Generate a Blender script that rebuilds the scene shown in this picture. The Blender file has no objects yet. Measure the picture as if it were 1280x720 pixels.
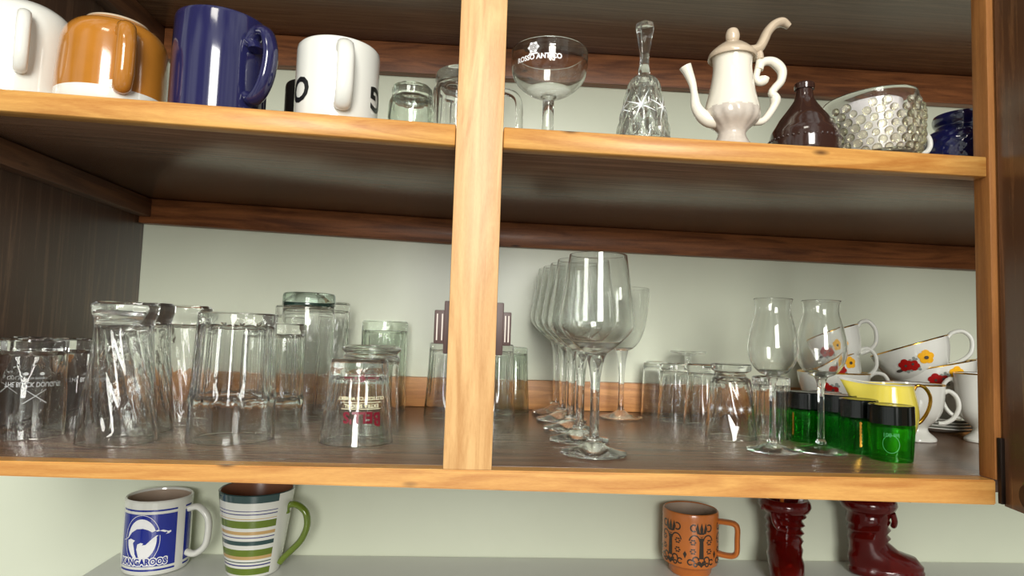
import bpy, bmesh, math, random
from math import sin, cos, pi, radians
from mathutils import Vector, Matrix, noise
random.seed(4)
SC = bpy.context.scene
COL = SC.collection

# ------------------------------------------------------------------ camera
CAM = Vector((.0221, -.6062, .1305))
def cam_matrix(yaw, pitch, roll):
    f = Vector((sin(yaw)*cos(pitch), cos(yaw)*cos(pitch), sin(pitch)))
    rt = Vector((cos(yaw), -sin(yaw), 0)); up = rt.cross(f)
    c, s = cos(roll), sin(roll)
    R = c*rt + s*up; U = -s*rt + c*up
    m = Matrix((R, U, -f)).transposed().to_4x4(); m.translation = CAM
    return m
cd = bpy.data.cameras.new('camera'); cam = bpy.data.objects.new('camera', cd); COL.objects.link(cam)
cam.matrix_world = cam_matrix(.0612, .0689, .0328)
cd.sensor_width = 36; cd.lens = 793.44/1280*36; cd.clip_start = .01
SC.camera = cam

# ------------------------------------------------------------------ world, lights, exposure
W = bpy.data.worlds.new('world'); SC.world = W; W.use_nodes = True
wt = W.node_tree; bg = wt.nodes['Background']; bg.inputs[1].default_value = .40
# the rest of the kitchen as soft upright patches of darker and lighter tone
tc = wt.nodes.new('ShaderNodeTexCoord'); mp = wt.nodes.new('ShaderNodeMapping'); mp.inputs['Scale'].default_value = (3.2, 3.2, .8)
no = wt.nodes.new('ShaderNodeTexNoise'); no.inputs['Scale'].default_value = 1.3; no.inputs['Detail'].default_value = 3
rp = wt.nodes.new('ShaderNodeValToRGB'); rp.color_ramp.elements[0].position = .40; rp.color_ramp.elements[1].position = .60
rp.color_ramp.elements[0].color = (.16, .13, .10, 1); rp.color_ramp.elements[1].color = (1.75, 1.78, 1.70, 1)
wt.links.new(tc.outputs['Generated'], mp.inputs['Vector']); wt.links.new(mp.outputs[0], no.inputs['Vector'])
wt.links.new(no.outputs['Fac'], rp.inputs['Fac']); wt.links.new(rp.outputs['Color'], bg.inputs['Color'])
def area(name, loc, target, sx, sy, power, color):
    l = bpy.data.lights.new(name, 'AREA'); l.shape = 'RECTANGLE'; l.size = sx; l.size_y = sy
    l.energy = power; l.color = color
    o = bpy.data.objects.new(name, l); COL.objects.link(o); o.location = loc
    o.rotation_euler = (Vector(target)-Vector(loc)).to_track_quat('-Z', 'Y').to_euler()
    return o
area('window_light', (.12, -2.5, .80), (.1, .2, .15), .80, 1.5, 90, (1, .985, .93))
area('ceiling_light', (-.3, -1.6, 1.75), (.1, .3, .1), .5, .25, 5, (1, .95, .84))
SC.view_settings.view_transform = 'Standard'; SC.view_settings.look = 'None'
SC.view_settings.gamma = 1; SC.view_settings.use_curve_mapping = False
SC.view_settings.exposure = 0.0
cy = SC.cycles
cy.max_bounces = 56; cy.transmission_bounces = 48; cy.transparent_max_bounces = 48
cy.glossy_bounces = 8; cy.diffuse_bounces = 5; cy.caustics_refractive = True; cy.caustics_reflective = False
cy.blur_glossy = 0.6; cy.use_denoising = True; cy.sample_clamp_indirect = 60

# ------------------------------------------------------------------ materials
def new_mat(name):
    m = bpy.data.materials.new(name); m.use_nodes = True
    nt = m.node_tree; b = nt.nodes['Principled BSDF']
    return m, nt, b
def srgb(r, g, b):
    f = lambda c: (c/255/12.92 if c/255 <= .04045 else ((c/255+.055)/1.055)**2.4)
    return (f(r), f(g), f(b), 1)
def N(nt, t, **kw):
    n = nt.nodes.new(t)
    for k, v in kw.items(): setattr(n, k, v)
    return n
def plain(name, col, rough=.4, metal=0, coat=0, mottled=.06, scale=60, trans=0, ior=1.45, bump=0):
    m, nt, b = new_mat(name)
    tc = N(nt, 'ShaderNodeTexCoord'); no = N(nt, 'ShaderNodeTexNoise'); no.inputs['Scale'].default_value = scale
    no.inputs['Detail'].default_value = 4
    mx = N(nt, 'ShaderNodeMix', data_type='RGBA')
    nt.links.new(tc.outputs['Object'], no.inputs['Vector']); nt.links.new(no.outputs['Fac'], mx.inputs['Factor'])
    mx.inputs[6].default_value = tuple(c*(1-mottled) for c in col[:3])+(1,)
    mx.inputs[7].default_value = tuple(min(1, c*(1+mottled)) for c in col[:3])+(1,)
    nt.links.new(mx.outputs[2], b.inputs['Base Color'])
    b.inputs['Roughness'].default_value = rough; b.inputs['Metallic'].default_value = metal
    b.inputs['Coat Weight'].default_value = coat; b.inputs['Coat Roughness'].default_value = .08
    b.inputs['Transmission Weight'].default_value = trans; b.inputs['IOR'].default_value = ior
    if bump:
        bp = N(nt, 'ShaderNodeBump'); bp.inputs['Strength'].default_value = bump; bp.inputs['Distance'].default_value = .002
        nt.links.new(no.outputs['Fac'], bp.inputs['Height']); nt.links.new(bp.outputs[0], b.inputs['Normal'])
    return m
def glass(name, tint=(1, 1, 1), rough=0.0, clear=.06, ior=1.42):
    m, nt, b = new_mat(name); nt.nodes.remove(b)
    out = nt.nodes['Material Output']
    g = N(nt, 'ShaderNodeBsdfGlass'); g.inputs['Color'].default_value = (*tint, 1)
    g.inputs['Roughness'].default_value = rough; g.inputs['IOR'].default_value = ior
    t = N(nt, 'ShaderNodeBsdfTransparent'); t.inputs['Color'].default_value = (*tint, 1)
    mx = N(nt, 'ShaderNodeMixShader'); mx.inputs[0].default_value = clear
    nt.links.new(g.outputs[0], mx.inputs[1]); nt.links.new(t.outputs[0], mx.inputs[2])
    nt.links.new(mx.outputs[0], out.inputs['Surface'])
    return m
def wood(name, c_light, c_dark, axis='x', rough=.48, fine=1.0, knots=True, coat=.08, streak=.5, dist=1.6, wide=60):
    m, nt, b = new_mat(name)
    tc = N(nt, 'ShaderNodeTexCoord')
    def mapped(sc):
        mp = N(nt, 'ShaderNodeMapping')
        s = {'x': (sc[0], sc[1], sc[1]), 'y': (sc[1], sc[0], sc[1]), 'z': (sc[1], sc[1], sc[0])}[axis]
        mp.inputs['Scale'].default_value = s; nt.links.new(tc.outputs['Object'], mp.inputs['Vector']); return mp
    n1 = N(nt, 'ShaderNodeTexNoise'); n1.inputs['Scale'].default_value = 1; n1.inputs['Detail'].default_value = 8
    n1.inputs['Roughness'].default_value = .62; n1.inputs['Distortion'].default_value = .6
    nt.links.new(mapped((7, 260*fine)).outputs[0], n1.inputs['Vector'])
    n2 = N(nt, 'ShaderNodeTexNoise'); n2.inputs['Scale'].default_value = 1; n2.inputs['Detail'].default_value = 3
    n2.inputs['Distortion'].default_value = dist
    nt.links.new(mapped((4, wide)).outputs[0], n2.inputs['Vector'])
    n3 = N(nt, 'ShaderNodeTexNoise'); n3.inputs['Scale'].default_value = 1; n3.inputs['Detail'].default_value = 2
    nt.links.new(mapped((160, 1100)).outputs[0], n3.inputs['Vector'])
    ad = N(nt, 'ShaderNodeMath', operation='MULTIPLY_ADD'); ad.inputs[1].default_value = streak
    nt.links.new(n1.outputs['Fac'], ad.inputs[0]); nt.links.new(n2.outputs['Fac'], ad.inputs[2])
    a2 = N(nt, 'ShaderNodeMath', operation='MULTIPLY_ADD'); a2.inputs[1].default_value = .22
    nt.links.new(n3.outputs['Fac'], a2.inputs[0]); nt.links.new(ad.outputs[0], a2.inputs[2])
    r = N(nt, 'ShaderNodeValToRGB'); r.color_ramp.elements[0].position = .55; r.color_ramp.elements[1].position = 1.02
    r.color_ramp.elements[0].color = c_light; r.color_ramp.elements[1].color = c_dark
    nt.links.new(a2.outputs[0], r.inputs['Fac'])
    colr = r.outputs['Color']
    if knots:
        v = N(nt, 'ShaderNodeTexVoronoi'); v.inputs['Scale'].default_value = 1
        nt.links.new(mapped((9, 26)).outputs[0], v.inputs['Vector'])
        kr = N(nt, 'ShaderNodeValToRGB'); kr.color_ramp.elements[0].position = .03; kr.color_ramp.elements[1].position = .10
        kr.color_ramp.elements[0].color = (1, 1, 1, 1); kr.color_ramp.elements[1].color = (0, 0, 0, 1)
        nt.links.new(v.outputs['Distance'], kr.inputs['Fac'])
        mx = N(nt, 'ShaderNodeMix', data_type='RGBA'); nt.links.new(kr.outputs['Color'], mx.inputs['Factor'])
        nt.links.new(colr, mx.inputs[6]); mx.inputs[7].default_value = tuple(c*.28 for c in c_dark[:3])+(1,)
        colr = mx.outputs[2]
    nt.links.new(colr, b.inputs['Base Color'])
    b.inputs['Roughness'].default_value = rough; b.inputs['Coat Weight'].default_value = coat; b.inputs['Coat Roughness'].default_value = .2
    bp = N(nt, 'ShaderNodeBump'); bp.inputs['Strength'].default_value = .12; bp.inputs['Distance'].default_value = .001
    nt.links.new(n3.outputs['Fac'], bp.inputs['Height']); nt.links.new(bp.outputs[0], b.inputs['Normal'])
    return m
M = {}
M['pine_x'] = wood('honey_pine', srgb(216, 164, 88), srgb(176, 116, 52), 'x', streak=.35, dist=2.4, wide=40)
M['pine_z'] = wood('honey_pine_upright_glare', srgb(216, 172, 114), srgb(180, 130, 74), 'z', streak=.3, dist=3.0, wide=34)  # paler than the rail pine: glare on the post put into the colour
M['batten_low'] = wood('lighter_batten', srgb(208, 148, 84), srgb(158, 98, 50), 'x', streak=.35, dist=2.6, wide=40)  # lowest rear batten, a lighter tone than the upper ones
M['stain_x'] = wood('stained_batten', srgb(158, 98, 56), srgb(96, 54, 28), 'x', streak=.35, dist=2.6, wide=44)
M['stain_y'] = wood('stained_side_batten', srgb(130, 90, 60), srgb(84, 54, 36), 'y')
M['stain_z'] = wood('stained_post', srgb(200, 136, 72), srgb(154, 98, 48), 'z')
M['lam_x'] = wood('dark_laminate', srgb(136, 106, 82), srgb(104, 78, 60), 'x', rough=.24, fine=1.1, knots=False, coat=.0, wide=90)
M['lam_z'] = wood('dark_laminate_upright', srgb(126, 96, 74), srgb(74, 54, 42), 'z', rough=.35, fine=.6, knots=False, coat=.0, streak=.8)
M['door'] = wood('dark_laminate_door', srgb(188, 132, 84), srgb(104, 70, 46), 'z', rough=.22, fine=.5, knots=False, coat=.2, streak=.9)
M['wall'] = plain('sage_wall_paint', srgb(214, 219, 198), .30, mottled=.03, scale=14, bump=.15)
M['ledge'] = plain('pale_grey_ledge', srgb(206, 208, 202), .35, mottled=.03, scale=20)
M['glass'] = glass('clear_glass', (.995, 1, .995))
M['glass_green'] = glass('pale_green_glass', (.965, .99, .965))
M['glass_dark'] = glass('dark_teal_glass', (.86, .92, .89), clear=.1)
M['glass_crystal'] = glass('cut_crystal', (.97, .98, .97), clear=.15, ior=1.52)
M['glass_emerald'] = glass('emerald_glass', (.42, .87, .44), clear=.3)
M['glass_black'] = plain('near_black_glass', (.004, .006, .005, 1), .12, coat=.3)
M['glass_brown'] = plain('brown_glass', (.045, .020, .015, 1), .12, coat=.8, trans=.25)
M['glass_cobalt'] = plain('cobalt_glass', (.004, .007, .06, 1), .08, coat=1)
M['glass_ruby'] = plain('ruby_glass', (.16, .004, .002, 1), .14, coat=.15, trans=.55, mottled=.5, scale=30)
M['china'] = plain('white_china', srgb(220, 220, 212), .14, coat=.6, mottled=.01)
M['cream'] = plain('cream_china', srgb(230, 224, 208), .14, coat=.6, mottled=.02)
M['bisque'] = plain('greyed_cream_glaze', srgb(196, 186, 174), .22, coat=.6, mottled=.2, scale=120)
M['tan'] = plain('tan_glaze', srgb(196, 178, 154), .22, coat=.6, mottled=.12, scale=90)
M['amber'] = plain('amber_glaze', srgb(170, 110, 38), .14, coat=.8, mottled=.25, scale=28)
M['navy'] = plain('navy_glaze', srgb(34, 34, 74), .12, coat=.8, mottled=.03)
M['black'] = plain('black_ink', (.008, .008, .008, 1), .3)
M['blue_print'] = plain('blue_print', srgb(26, 42, 140), .15, coat=.6, mottled=.03)
M['white_print'] = plain('white_print', srgb(238, 238, 238), .3, mottled=.01)
M['frost'] = plain('frosted_print', srgb(225, 228, 228), .5, mottled=.02)
M['silver_print'] = plain('faint_silver_print', srgb(170, 172, 170), .5, mottled=.02)
M['red_print'] = plain('maroon_print', srgb(112, 10, 32), .35, mottled=.03)
M['cream_print'] = plain('cream_print', srgb(240, 232, 190), .4, mottled=.03)
M['olive'] = plain('olive_glaze', srgb(100, 120, 36), .15, coat=.7, mottled=.12, scale=90)
M['teal'] = plain('teal_glaze', srgb(48, 74, 74), .15, coat=.7, mottled=.15, scale=90)
M['sand'] = plain('sand_glaze', srgb(192, 158, 104), .15, coat=.7, mottled=.1)
M['violet'] = plain('indigo_glaze', srgb(54, 50, 120), .15, coat=.7, mottled=.1)
M['terra'] = plain('terracotta_glaze', srgb(190, 108, 46), .3, coat=.3, mottled=.08, scale=60)
M['dark_glaze'] = plain('charcoal_glaze', srgb(52, 44, 36), .25, coat=.3)
M['mug_in'] = plain('tan_inside_glaze', srgb(176, 156, 138), .3, mottled=.08)
M['brown_in'] = plain('brown_inside_glaze', srgb(140, 92, 66), .3, mottled=.08)
M['yellow'] = plain('yellow_china', srgb(240, 222, 92), .14, coat=.7, mottled=.02)
M['gold'] = plain('gold_lustre', srgb(222, 170, 66), .2, metal=1, mottled=.05)
M['fred'] = plain('red_petal', srgb(160, 20, 18), .3, mottled=.2, scale=300)
M['fyel'] = plain('yellow_petal', srgb(242, 176, 30), .3, mottled=.15, scale=300)
M['fgrey'] = plain('grey_leaf', srgb(140, 146, 140), .4, mottled=.3, scale=300)
M['fdark'] = plain('dark_leaf', srgb(74, 66, 60), .4, mottled=.3, scale=300)
M['brown_plastic'] = plain('brown_plastic', srgb(78, 58, 54), .35, mottled=.05)
M['pale_slot'] = plain('pale_slot', srgb(206, 196, 186), .5)
M['hinge'] = plain('dark_metal', srgb(60, 50, 44), .35, metal=.8)
M['candle'] = plain('iridescent_white', srgb(236, 230, 232), .25, coat=.5, mottled=.08, scale=160)
M['pearl'] = glass('hobnail_glass', (.985, .975, .90), clear=.25)
M['card'] = plain('dark_slate_card', srgb(46, 46, 40), .5)

# ------------------------------------------------------------------ object helpers
def tag(o, label=None, cat=None, group=None, kind=None):
    if label: o['label'] = label
    if cat: o['category'] = cat
    if group: o['group'] = group
    if kind: o['kind'] = kind
    return o
def thing(name, label, cat, loc=(0, 0, 0), rot=(0, 0, 0), group=None):
    o = bpy.data.objects.new(name, None); COL.objects.link(o); o.empty_display_size = .02
    o.location = loc; o.rotation_euler = rot
    return tag(o, label, cat, group)
def link(name, bm, mats, parent=None, loc=None, smooth=True, angle=35):
    me = bpy.data.meshes.new(name)
    bmesh.ops.recalc_face_normals(bm, faces=bm.faces[:]) if len(bm.faces) and getattr(bm, '_rn', True) else None
    bm.to_mesh(me); bm.free()
    for m in (mats if isinstance(mats, (list, tuple)) else [mats]): me.materials.append(m)
    if smooth:
        me.polygons.foreach_set('use_smooth', [True]*len(me.polygons))
        me.set_sharp_from_angle(angle=radians(angle))
    o = bpy.data.objects.new(name, me); COL.objects.link(o)
    if parent: o.parent = parent
    if loc: o.location = loc
    return o
def dup(root, loc, label=None, scale=1, rz=None):
    c = root.copy(); COL.objects.link(c); c.location = loc; c.scale = (scale,)*3
    if rz is not None: c.rotation_euler = (0, 0, rz)
    if label: c['label'] = label
    for ch in root.children:
        d = ch.copy(); COL.objects.link(d); d.parent = c
        for g in ch.children:
            e = g.copy(); COL.objects.link(e); e.parent = d
    return c
def box(bm, x0, x1, y0, y1, z0, z1, bev=0):
    vs = [bm.verts.new(p) for p in ((x0,y0,z0),(x1,y0,z0),(x1,y1,z0),(x0,y1,z0),(x0,y0,z1),(x1,y0,z1),(x1,y1,z1),(x0,y1,z1))]
    fs = [bm.faces.new([vs[i] for i in f]) for f in ((0,3,2,1),(4,5,6,7),(0,1,5,4),(1,2,6,5),(2,3,7,6),(3,0,4,7))]
    if bev:
        es = list({e for f in fs for e in f.edges})
        bmesh.ops.bevel(bm, geom=es, offset=bev, segments=2, affect='EDGES', profile=.6)
def strip(bm, secs, bev=0):
    """solid board through cross-sections [(x,[(y,z)x4])] along X"""
    rings = [[bm.verts.new((x, y, z)) for y, z in q] for x, q in secs]
    fs = []
    for a, b in zip(rings, rings[1:]):
        for i in range(4): fs.append(bm.faces.new((a[i], a[(i+1) % 4], b[(i+1) % 4], b[i])))
    fs.append(bm.faces.new(rings[0])); fs.append(bm.faces.new(rings[-1][::-1]))
    bmesh.ops.recalc_face_normals(bm, faces=bm.faces[:])
def spline(pts, k=5):
    """Catmull-Rom through 2- or 3-D points"""
    P = [Vector(p) for p in pts]; P = [2*P[0]-P[1]] + P + [2*P[-1]-P[-2]]
    out = []
    for i in range(1, len(P)-2):
        for j in range(k):
            t = j/k
            out.append(.5*((2*P[i])+(P[i+1]-P[i-1])*t+(2*P[i-1]-5*P[i]+4*P[i+1]-P[i+2])*t*t+(3*P[i]-P[i-1]-3*P[i+1]+P[i+2])*t**3))
    out.append(P[-2]); return out
def lathe(prof, n=56, mod=None, matf=None, bm=None, cx=0, cy=0, closed=False):
    """prof: [(r,z,...)] from axis to axis (or open); mod(th, r, z, i) -> r"""
    bm = bm or bmesh.new(); rings = []
    for i, p in enumerate(prof):
        r, z = p[0], p[1]
        if r < 1e-5: rings.append([bm.verts.new((cx, cy, z))]); continue
        ring = []
        for j in range(n):
            th = 2*pi*j/n; rr = mod(th, r, z, i) if mod else r
            ring.append(bm.verts.new((cx+rr*sin(th), cy-rr*cos(th), z)))
        rings.append(ring)
    pairs = list(zip(rings, rings[1:]))
    if closed: pairs.append((rings[-1], rings[0]))
    for i, (a, b) in enumerate(pairs):
        for j in range(n):
            k = (j+1) % n
            if len(a) == 1 and len(b) == 1: break
            if len(a) == 1: f = bm.faces.new((a[0], b[j], b[k]))
            elif len(b) == 1: f = bm.faces.new((a[j], b[0], a[k]))
            else: f = bm.faces.new((a[j], b[j], b[k], a[k]))
            if matf: f.material_index = matf(2*pi*(j+.5)/n, i)
    return bm
def tube(pts, r, n=10, bm=None, flat=1.0, side=(0, 1, 0), cap=True):
    """round or flattened tube; r number or list; side = direction the section is widened along by `flat`"""
    bm = bm or bmesh.new(); P = [Vector(p) for p in pts]; rings = []
    S = Vector(side)
    for i, p in enumerate(P):
        t = (P[min(i+1, len(P)-1)]-P[max(i-1, 0)]).normalized()
        s = (S - t*S.dot(t)).normalized(); u = t.cross(s)
        rr = r if isinstance(r, (int, float)) else r[min(i, len(r)-1)]
        rings.append([bm.verts.new(p + s*cos(2*pi*j/n)*rr*flat + u*sin(2*pi*j/n)*rr) for j in range(n)])
    for a, b in zip(rings, rings[1:]):
        for j in range(n): bm.faces.new((a[j], a[(j+1) % n], b[(j+1) % n], b[j]))
    if cap: bm.faces.new(rings[0][::-1]); bm.faces.new(rings[-1])
    return bm
def lerp_r(outer, z):
    """radius at height z of an (r,z) list sorted by falling or rising z"""
    o = sorted(outer, key=lambda p: p[1])
    if z <= o[0][1]: return o[0][0]
    for a, b in zip(o, o[1:]):
        if z <= b[1]: return a[0]+(b[0]-a[0])*(z-a[1])/max(1e-9, b[1]-a[1])
    return o[-1][0]
def inverted_glass(outer, t=.0022, slab=.008, flute=None, n=64, k=4, inner_round=.004):
    """tumbler standing on its rim. outer: (r,z) from base (top) down to rim z=0. flute=(count, depth, z0, z1, inside)"""
    h = outer[0][1]
    o = [tuple(p) for p in spline(outer, k)]
    o = [(h_r, max(0, h_z)) for h_r, h_z in o]
    edge = .0018
    prof = [(0, h-.0012), (o[0][0]-.006, h-.0012), (o[0][0]-.003, h), (o[0][0]-edge, h)] + [(o[0][0], h-edge)] + [p for p in o if p[1] < h-edge*1.3 and p[1] > .0008]
    prof += [(lerp_r(o, 0), .0006), (lerp_r(o, 0)-t*.5, 0)]
    zi = h-slab; nz = 14
    prof.append((lerp_r(o, 0)-t, .0006))
    for i in range(1, nz+1):
        z = (zi-inner_round)*i/nz; prof.append((lerp_r(o, z)-t, z))
    rr = lerp_r(o, zi)-t
    prof += [(rr-inner_round*.3, zi-inner_round*.3), (rr-inner_round, zi), (0, zi)]
    no = len(o)+6
    mod = None
    if flute:
        cnt, dep, z0, z1 = flute[:4]; twist = flute[4] if len(flute) > 4 else 0
        def mod(th, r, z, i):
            if r < rr*.5 or z < z0-1e-4 or z > z1+1e-4: return r
            f = min(1, (z-z0)/.006+.0, (z1-z)/.004+.3)
            return r*(1 - dep*max(0, f)*(1-abs(sin(cnt*(th+twist*z)/2))))
    return lathe(prof, n, mod)
def wrap(bm, polys, rfun, phi0, z0, eps=.0003, flipx=1, flipz=1, mi=0, sub=.004):
    """bend flat polygons [(u,v)...] (metres) round a vertical axis; phi measured from -Y towards +X"""
    for poly in polys:
        vs = []
        for u, v in poly:
            z = z0+flipz*v; r = rfun(z)+eps; ph = phi0+flipx*u/r
            vs.append(bm.verts.new((r*sin(ph), -r*cos(ph), z)))
        try: f = bm.faces.new(vs); f.material_index = mi
        except ValueError: pass
def grid_polys(u0, u1, v0, v1, nu=10, nv=6, inside=None):
    out = []
    for i in range(nu):
        for j in range(nv):
            a, b = u0+(u1-u0)*i/nu, u0+(u1-u0)*(i+1)/nu; c, d = v0+(v1-v0)*j/nv, v0+(v1-v0)*(j+1)/nv
            out.append([(a, c), (b, c), (b, d), (a, d)])
    return out
def cut(poly, step=.003):
    """triangulate a simple polygon and split it into vertical bands so it bends well"""
    b = bmesh.new(); b.faces.new([b.verts.new((u, v, 0)) for u, v in poly])
    us = [p[0] for p in poly]; u = min(us)+step
    while u < max(us):
        bmesh.ops.bisect_plane(b, geom=b.verts[:]+b.edges[:]+b.faces[:], plane_co=(u, 0, 0), plane_no=(1, 0, 0)); u += step
    bmesh.ops.triangulate(b, faces=b.faces[:])
    out = [[(v.co.x, v.co.y) for v in f.verts] for f in b.faces]; b.free(); return out
def text_polys(s, size, bold=0.0, xs=1.0):
    """letters of s as small polygons centred on (0,0)"""
    c = bpy.data.curves.new('t', 'FONT'); c.body = s; c.size = size; c.align_x = 'CENTER'; c.align_y = 'CENTER'
    c.offset = bold; c.resolution_u = 3
    o = bpy.data.objects.new('t', c); COL.objects.link(o)
    dg = bpy.context.evaluated_depsgraph_get(); me = o.evaluated_get(dg).to_mesh()
    b = bmesh.new(); b.from_mesh(me); o.evaluated_get(dg).to_mesh_clear()
    bpy.data.objects.remove(o); bpy.data.curves.remove(c)
    out = [[(v.co.x*xs, v.co.y) for v in f.verts] for f in b.faces]; b.free(); return out
def cut_all(polys, step=.002):
    out = []
    for q in polys:
        us = [p[0] for p in q]
        out += cut(q, step) if max(us)-min(us) > step*1.2 else [q]
    return out
def ring_polys(ru, rv, w, n=40, cu=0, cv=0, a0=0, a1=2*pi):
    out = []
    for i in range(n):
        a, b = a0+(a1-a0)*i/n, a0+(a1-a0)*(i+1)/n
        out.append([(cu+ru*cos(a), cv+rv*sin(a)), (cu+ru*cos(b), cv+rv*sin(b)), (cu+(ru-w)*cos(b), cv+(rv-w)*sin(b)), (cu+(ru-w)*cos(a), cv+(rv-w)*sin(a))])
    return out
def disc_polys(ru, rv, cu=0, cv=0, n=28, rings=4):
    out = []
    for k in range(rings):
        s0, s1 = k/rings, (k+1)/rings
        for i in range(n):
            a, b = 2*pi*i/n, 2*pi*(i+1)/n
            q = [(cu+ru*s1*cos(a), cv+rv*s1*sin(a)), (cu+ru*s1*cos(b), cv+rv*s1*sin(b)), (cu+ru*s0*cos(b), cv+rv*s0*sin(b)), (cu+ru*s0*cos(a), cv+rv*s0*sin(a))]
            out.append(q if k else q[:3])
    return out
def facing(x, y): return math.atan2(CAM.x-x, y-CAM.y)   # angle round an upright pot at which its front faces the room

# ------------------------------------------------------------------ sizes of the cupboard
H, D, TM = .33, .4976, .0205
XL, XR = -.538, 1.06           # inner faces of the side panels
PX0, PX1 = 0., .0457          # centre post
SX = .543                     # right post, inner face
def zs(x):
    if x < 0: return H+.0105*(-x/.4)
    if x < PX1: return H
    return H-.0044*(x-PX1)/.4543
def tb(x): return .0178+.0115*x
LZ = -.2505                   # ledge height
ZT = .627                     # underside of the upper shelf

# ------------------------------------------------------------------ setting
def struct(name, bm, m): return tag(link(name, bm, m, smooth=False), kind='structure')
b = bmesh.new(); box(b, -1.9, 2.4, D, D+.12, -1.2, 1.6); struct('wall_back', b, M['wall'])
b = bmesh.new(); box(b, XL-.0030, 2.0, .02, D-.0008, LZ-.03, LZ, .003)
ob = link('ledge_shelf', b, M['ledge'], smooth=False)
tag(ob, 'pale grey ledge running along the wall under the cupboard, carrying mugs and boots', 'ledge')

# ------------------------------------------------------------------ cupboard
cup = thing('wall_cupboard', 'open-backed wooden wall cupboard with honey pine front frame and dark laminate shelves', 'cupboard', (0, 0, 0))
def board(name, x0, x1, y0, y1, z0, z1, m, bev=.0012, label=None):
    b = bmesh.new(); box(b, x0, x1, y0, y1, z0, z1, bev); o = link(name, b, m, cup, angle=50)
    if label: o['label'] = label
    return o
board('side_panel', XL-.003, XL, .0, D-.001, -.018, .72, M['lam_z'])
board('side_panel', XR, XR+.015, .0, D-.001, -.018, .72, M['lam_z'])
board('shelf_board', XL+.0003, XR-.0003, .0205, D-.001, -.0165, 0, M['lam_x'], .0004)
def sloped(name, x0, x1, y0, y1, top, bot, m):
    xs_ = sorted({x0, x1, *[x for x in (0., PX1) if x0 < x < x1]})
    b = bmesh.new(); strip(b, [(x, [(y0, zs(x)+bot), (y1, zs(x)+bot), (y1, zs(x)+top), (y0, zs(x)+top)]) for x in xs_])
    bmesh.ops.bevel(b, geom=b.edges[:], offset=.0009, segments=1, affect='EDGES')
    return link(name, b, m, cup, angle=50)
sloped('shelf_board', XL+.0003, XR-.0003, .0205, D-.001, 0, -.0108, M['lam_x'])
board('shelf_board', XL+.0003, XR-.0003, .0205, D-.001, ZT, ZT+.016, M['lam_x'], .0004)
sloped('shelf_lipping', XL, PX0-.0006, .0022, .0203, .0002, -TM, M['pine_x'])
sloped('shelf_lipping', PX1+.0006, SX-.0005, .0022, .0203, .0002, -TM, M['pine_x'])
board('shelf_lipping', XL, PX0-.0006, .0022, .0203, ZT-.004, ZT+.018, M['pine_x'])
board('shelf_lipping', PX1+.0006, SX-.0005, .0022, .0203, ZT-.004, ZT+.018, M['pine_x'])
b = bmesh.new()
strip(b, [(x, [(0, -tb(x)), (.0203, -tb(x)), (.0203, 0), (0, 0)]) for x in (XL-.002, -.2, .2, SX+.001)])
bmesh.ops.bevel(b, geom=b.edges[:], offset=.0012, segments=2, affect='EDGES')
link('bottom_rail', b, M['pine_x'], cup, angle=50)
board('centre_post', PX0, PX1, -.001, .0198, .0003, .72, M['pine_z'], .0014)
board('side_post', SX, SX+.032, .0, .0205, .0003, .72, M['stain_z'], .0012)
for n, x0, x1, y0, y1, z0, z1, m in (
    ('rear_batten', XL+.0003, XR-.0003, D-.0202, D-.0012, .0003, .049, M['batten_low']),
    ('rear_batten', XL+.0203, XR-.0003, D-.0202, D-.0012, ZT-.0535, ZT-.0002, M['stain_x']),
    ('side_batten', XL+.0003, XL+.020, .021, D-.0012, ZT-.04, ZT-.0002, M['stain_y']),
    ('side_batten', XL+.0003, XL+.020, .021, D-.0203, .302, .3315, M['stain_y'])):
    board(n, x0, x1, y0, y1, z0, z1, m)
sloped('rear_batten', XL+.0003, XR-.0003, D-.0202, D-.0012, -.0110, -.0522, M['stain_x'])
# door catch on the back of the centre post
b = bmesh.new(); box(b, -.0053, .0533, .0203, .0255, .107, .1588, .0012); box(b, -.0148, .0610, .0212, .0265, .1165, .1496, .0012)
ca = link('door_catch', b, M['brown_plastic'], cup, angle=50); ca['label'] = 'brown plastic slotted door catch'
for x in (-.0125, -.0075, .0545, .0578):
    b = bmesh.new(); box(b, x, x+.0012, .0206, .0211, .120, .146); link('catch_slot', b, M['pale_slot'], ca)
# door, swung open past the right post
dr = Vector((-.16, -1, 0)).normalized(); ang = math.atan2(-dr.x, -dr.y)
b = bmesh.new(); box(b, 0, .016, -.34, 0, -.024, .70, .001)
bmesh.ops.rotate(b, verts=b.verts[:], cent=(0, 0, 0), matrix=Matrix.Rotation(-ang, 3, 'Z'))
bmesh.ops.translate(b, verts=b.verts[:], vec=(SX+.0058, -.0035, 0))
do = link('door', b, M['door'], cup, smooth=False)
do['label'] = 'dark laminate door standing open'
b = bmesh.new(); box(b, SX+.0012, SX+.0056, -.006, -.0012, -.022, .042, .001); link('hinge', b, M['hinge'], do, angle=50)
b = bmesh.new()
tube([(0, 0, 0), (-.004, 0, 0)], .0115, 24, b, side=(0, 1, 0)); tube([(-.004, 0, 0), (-.008, 0, 0)], .005, 16, b, side=(0, 1, 0))
bmesh.ops.rotate(b, verts=b.verts[:], cent=(0, 0, 0), matrix=Matrix.Rotation(-ang, 3, 'Z'))
c = Vector((SX+.0048, -.0035, -.006))+dr*.040; bmesh.ops.translate(b, verts=b.verts[:], vec=c)
link('round_catch', b, M['hinge'], do)

# ================================================================== glasses on the bottom shelf
G = M['glass']
def put(name, bm, mat, label, cat, loc, group=None, rz=0, angle=30):
    o = link(name, bm, mat, None, loc, angle=angle); o.rotation_euler = (0, 0, rz)
    return tag(o, label, cat, group)
Z0 = .0006
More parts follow.
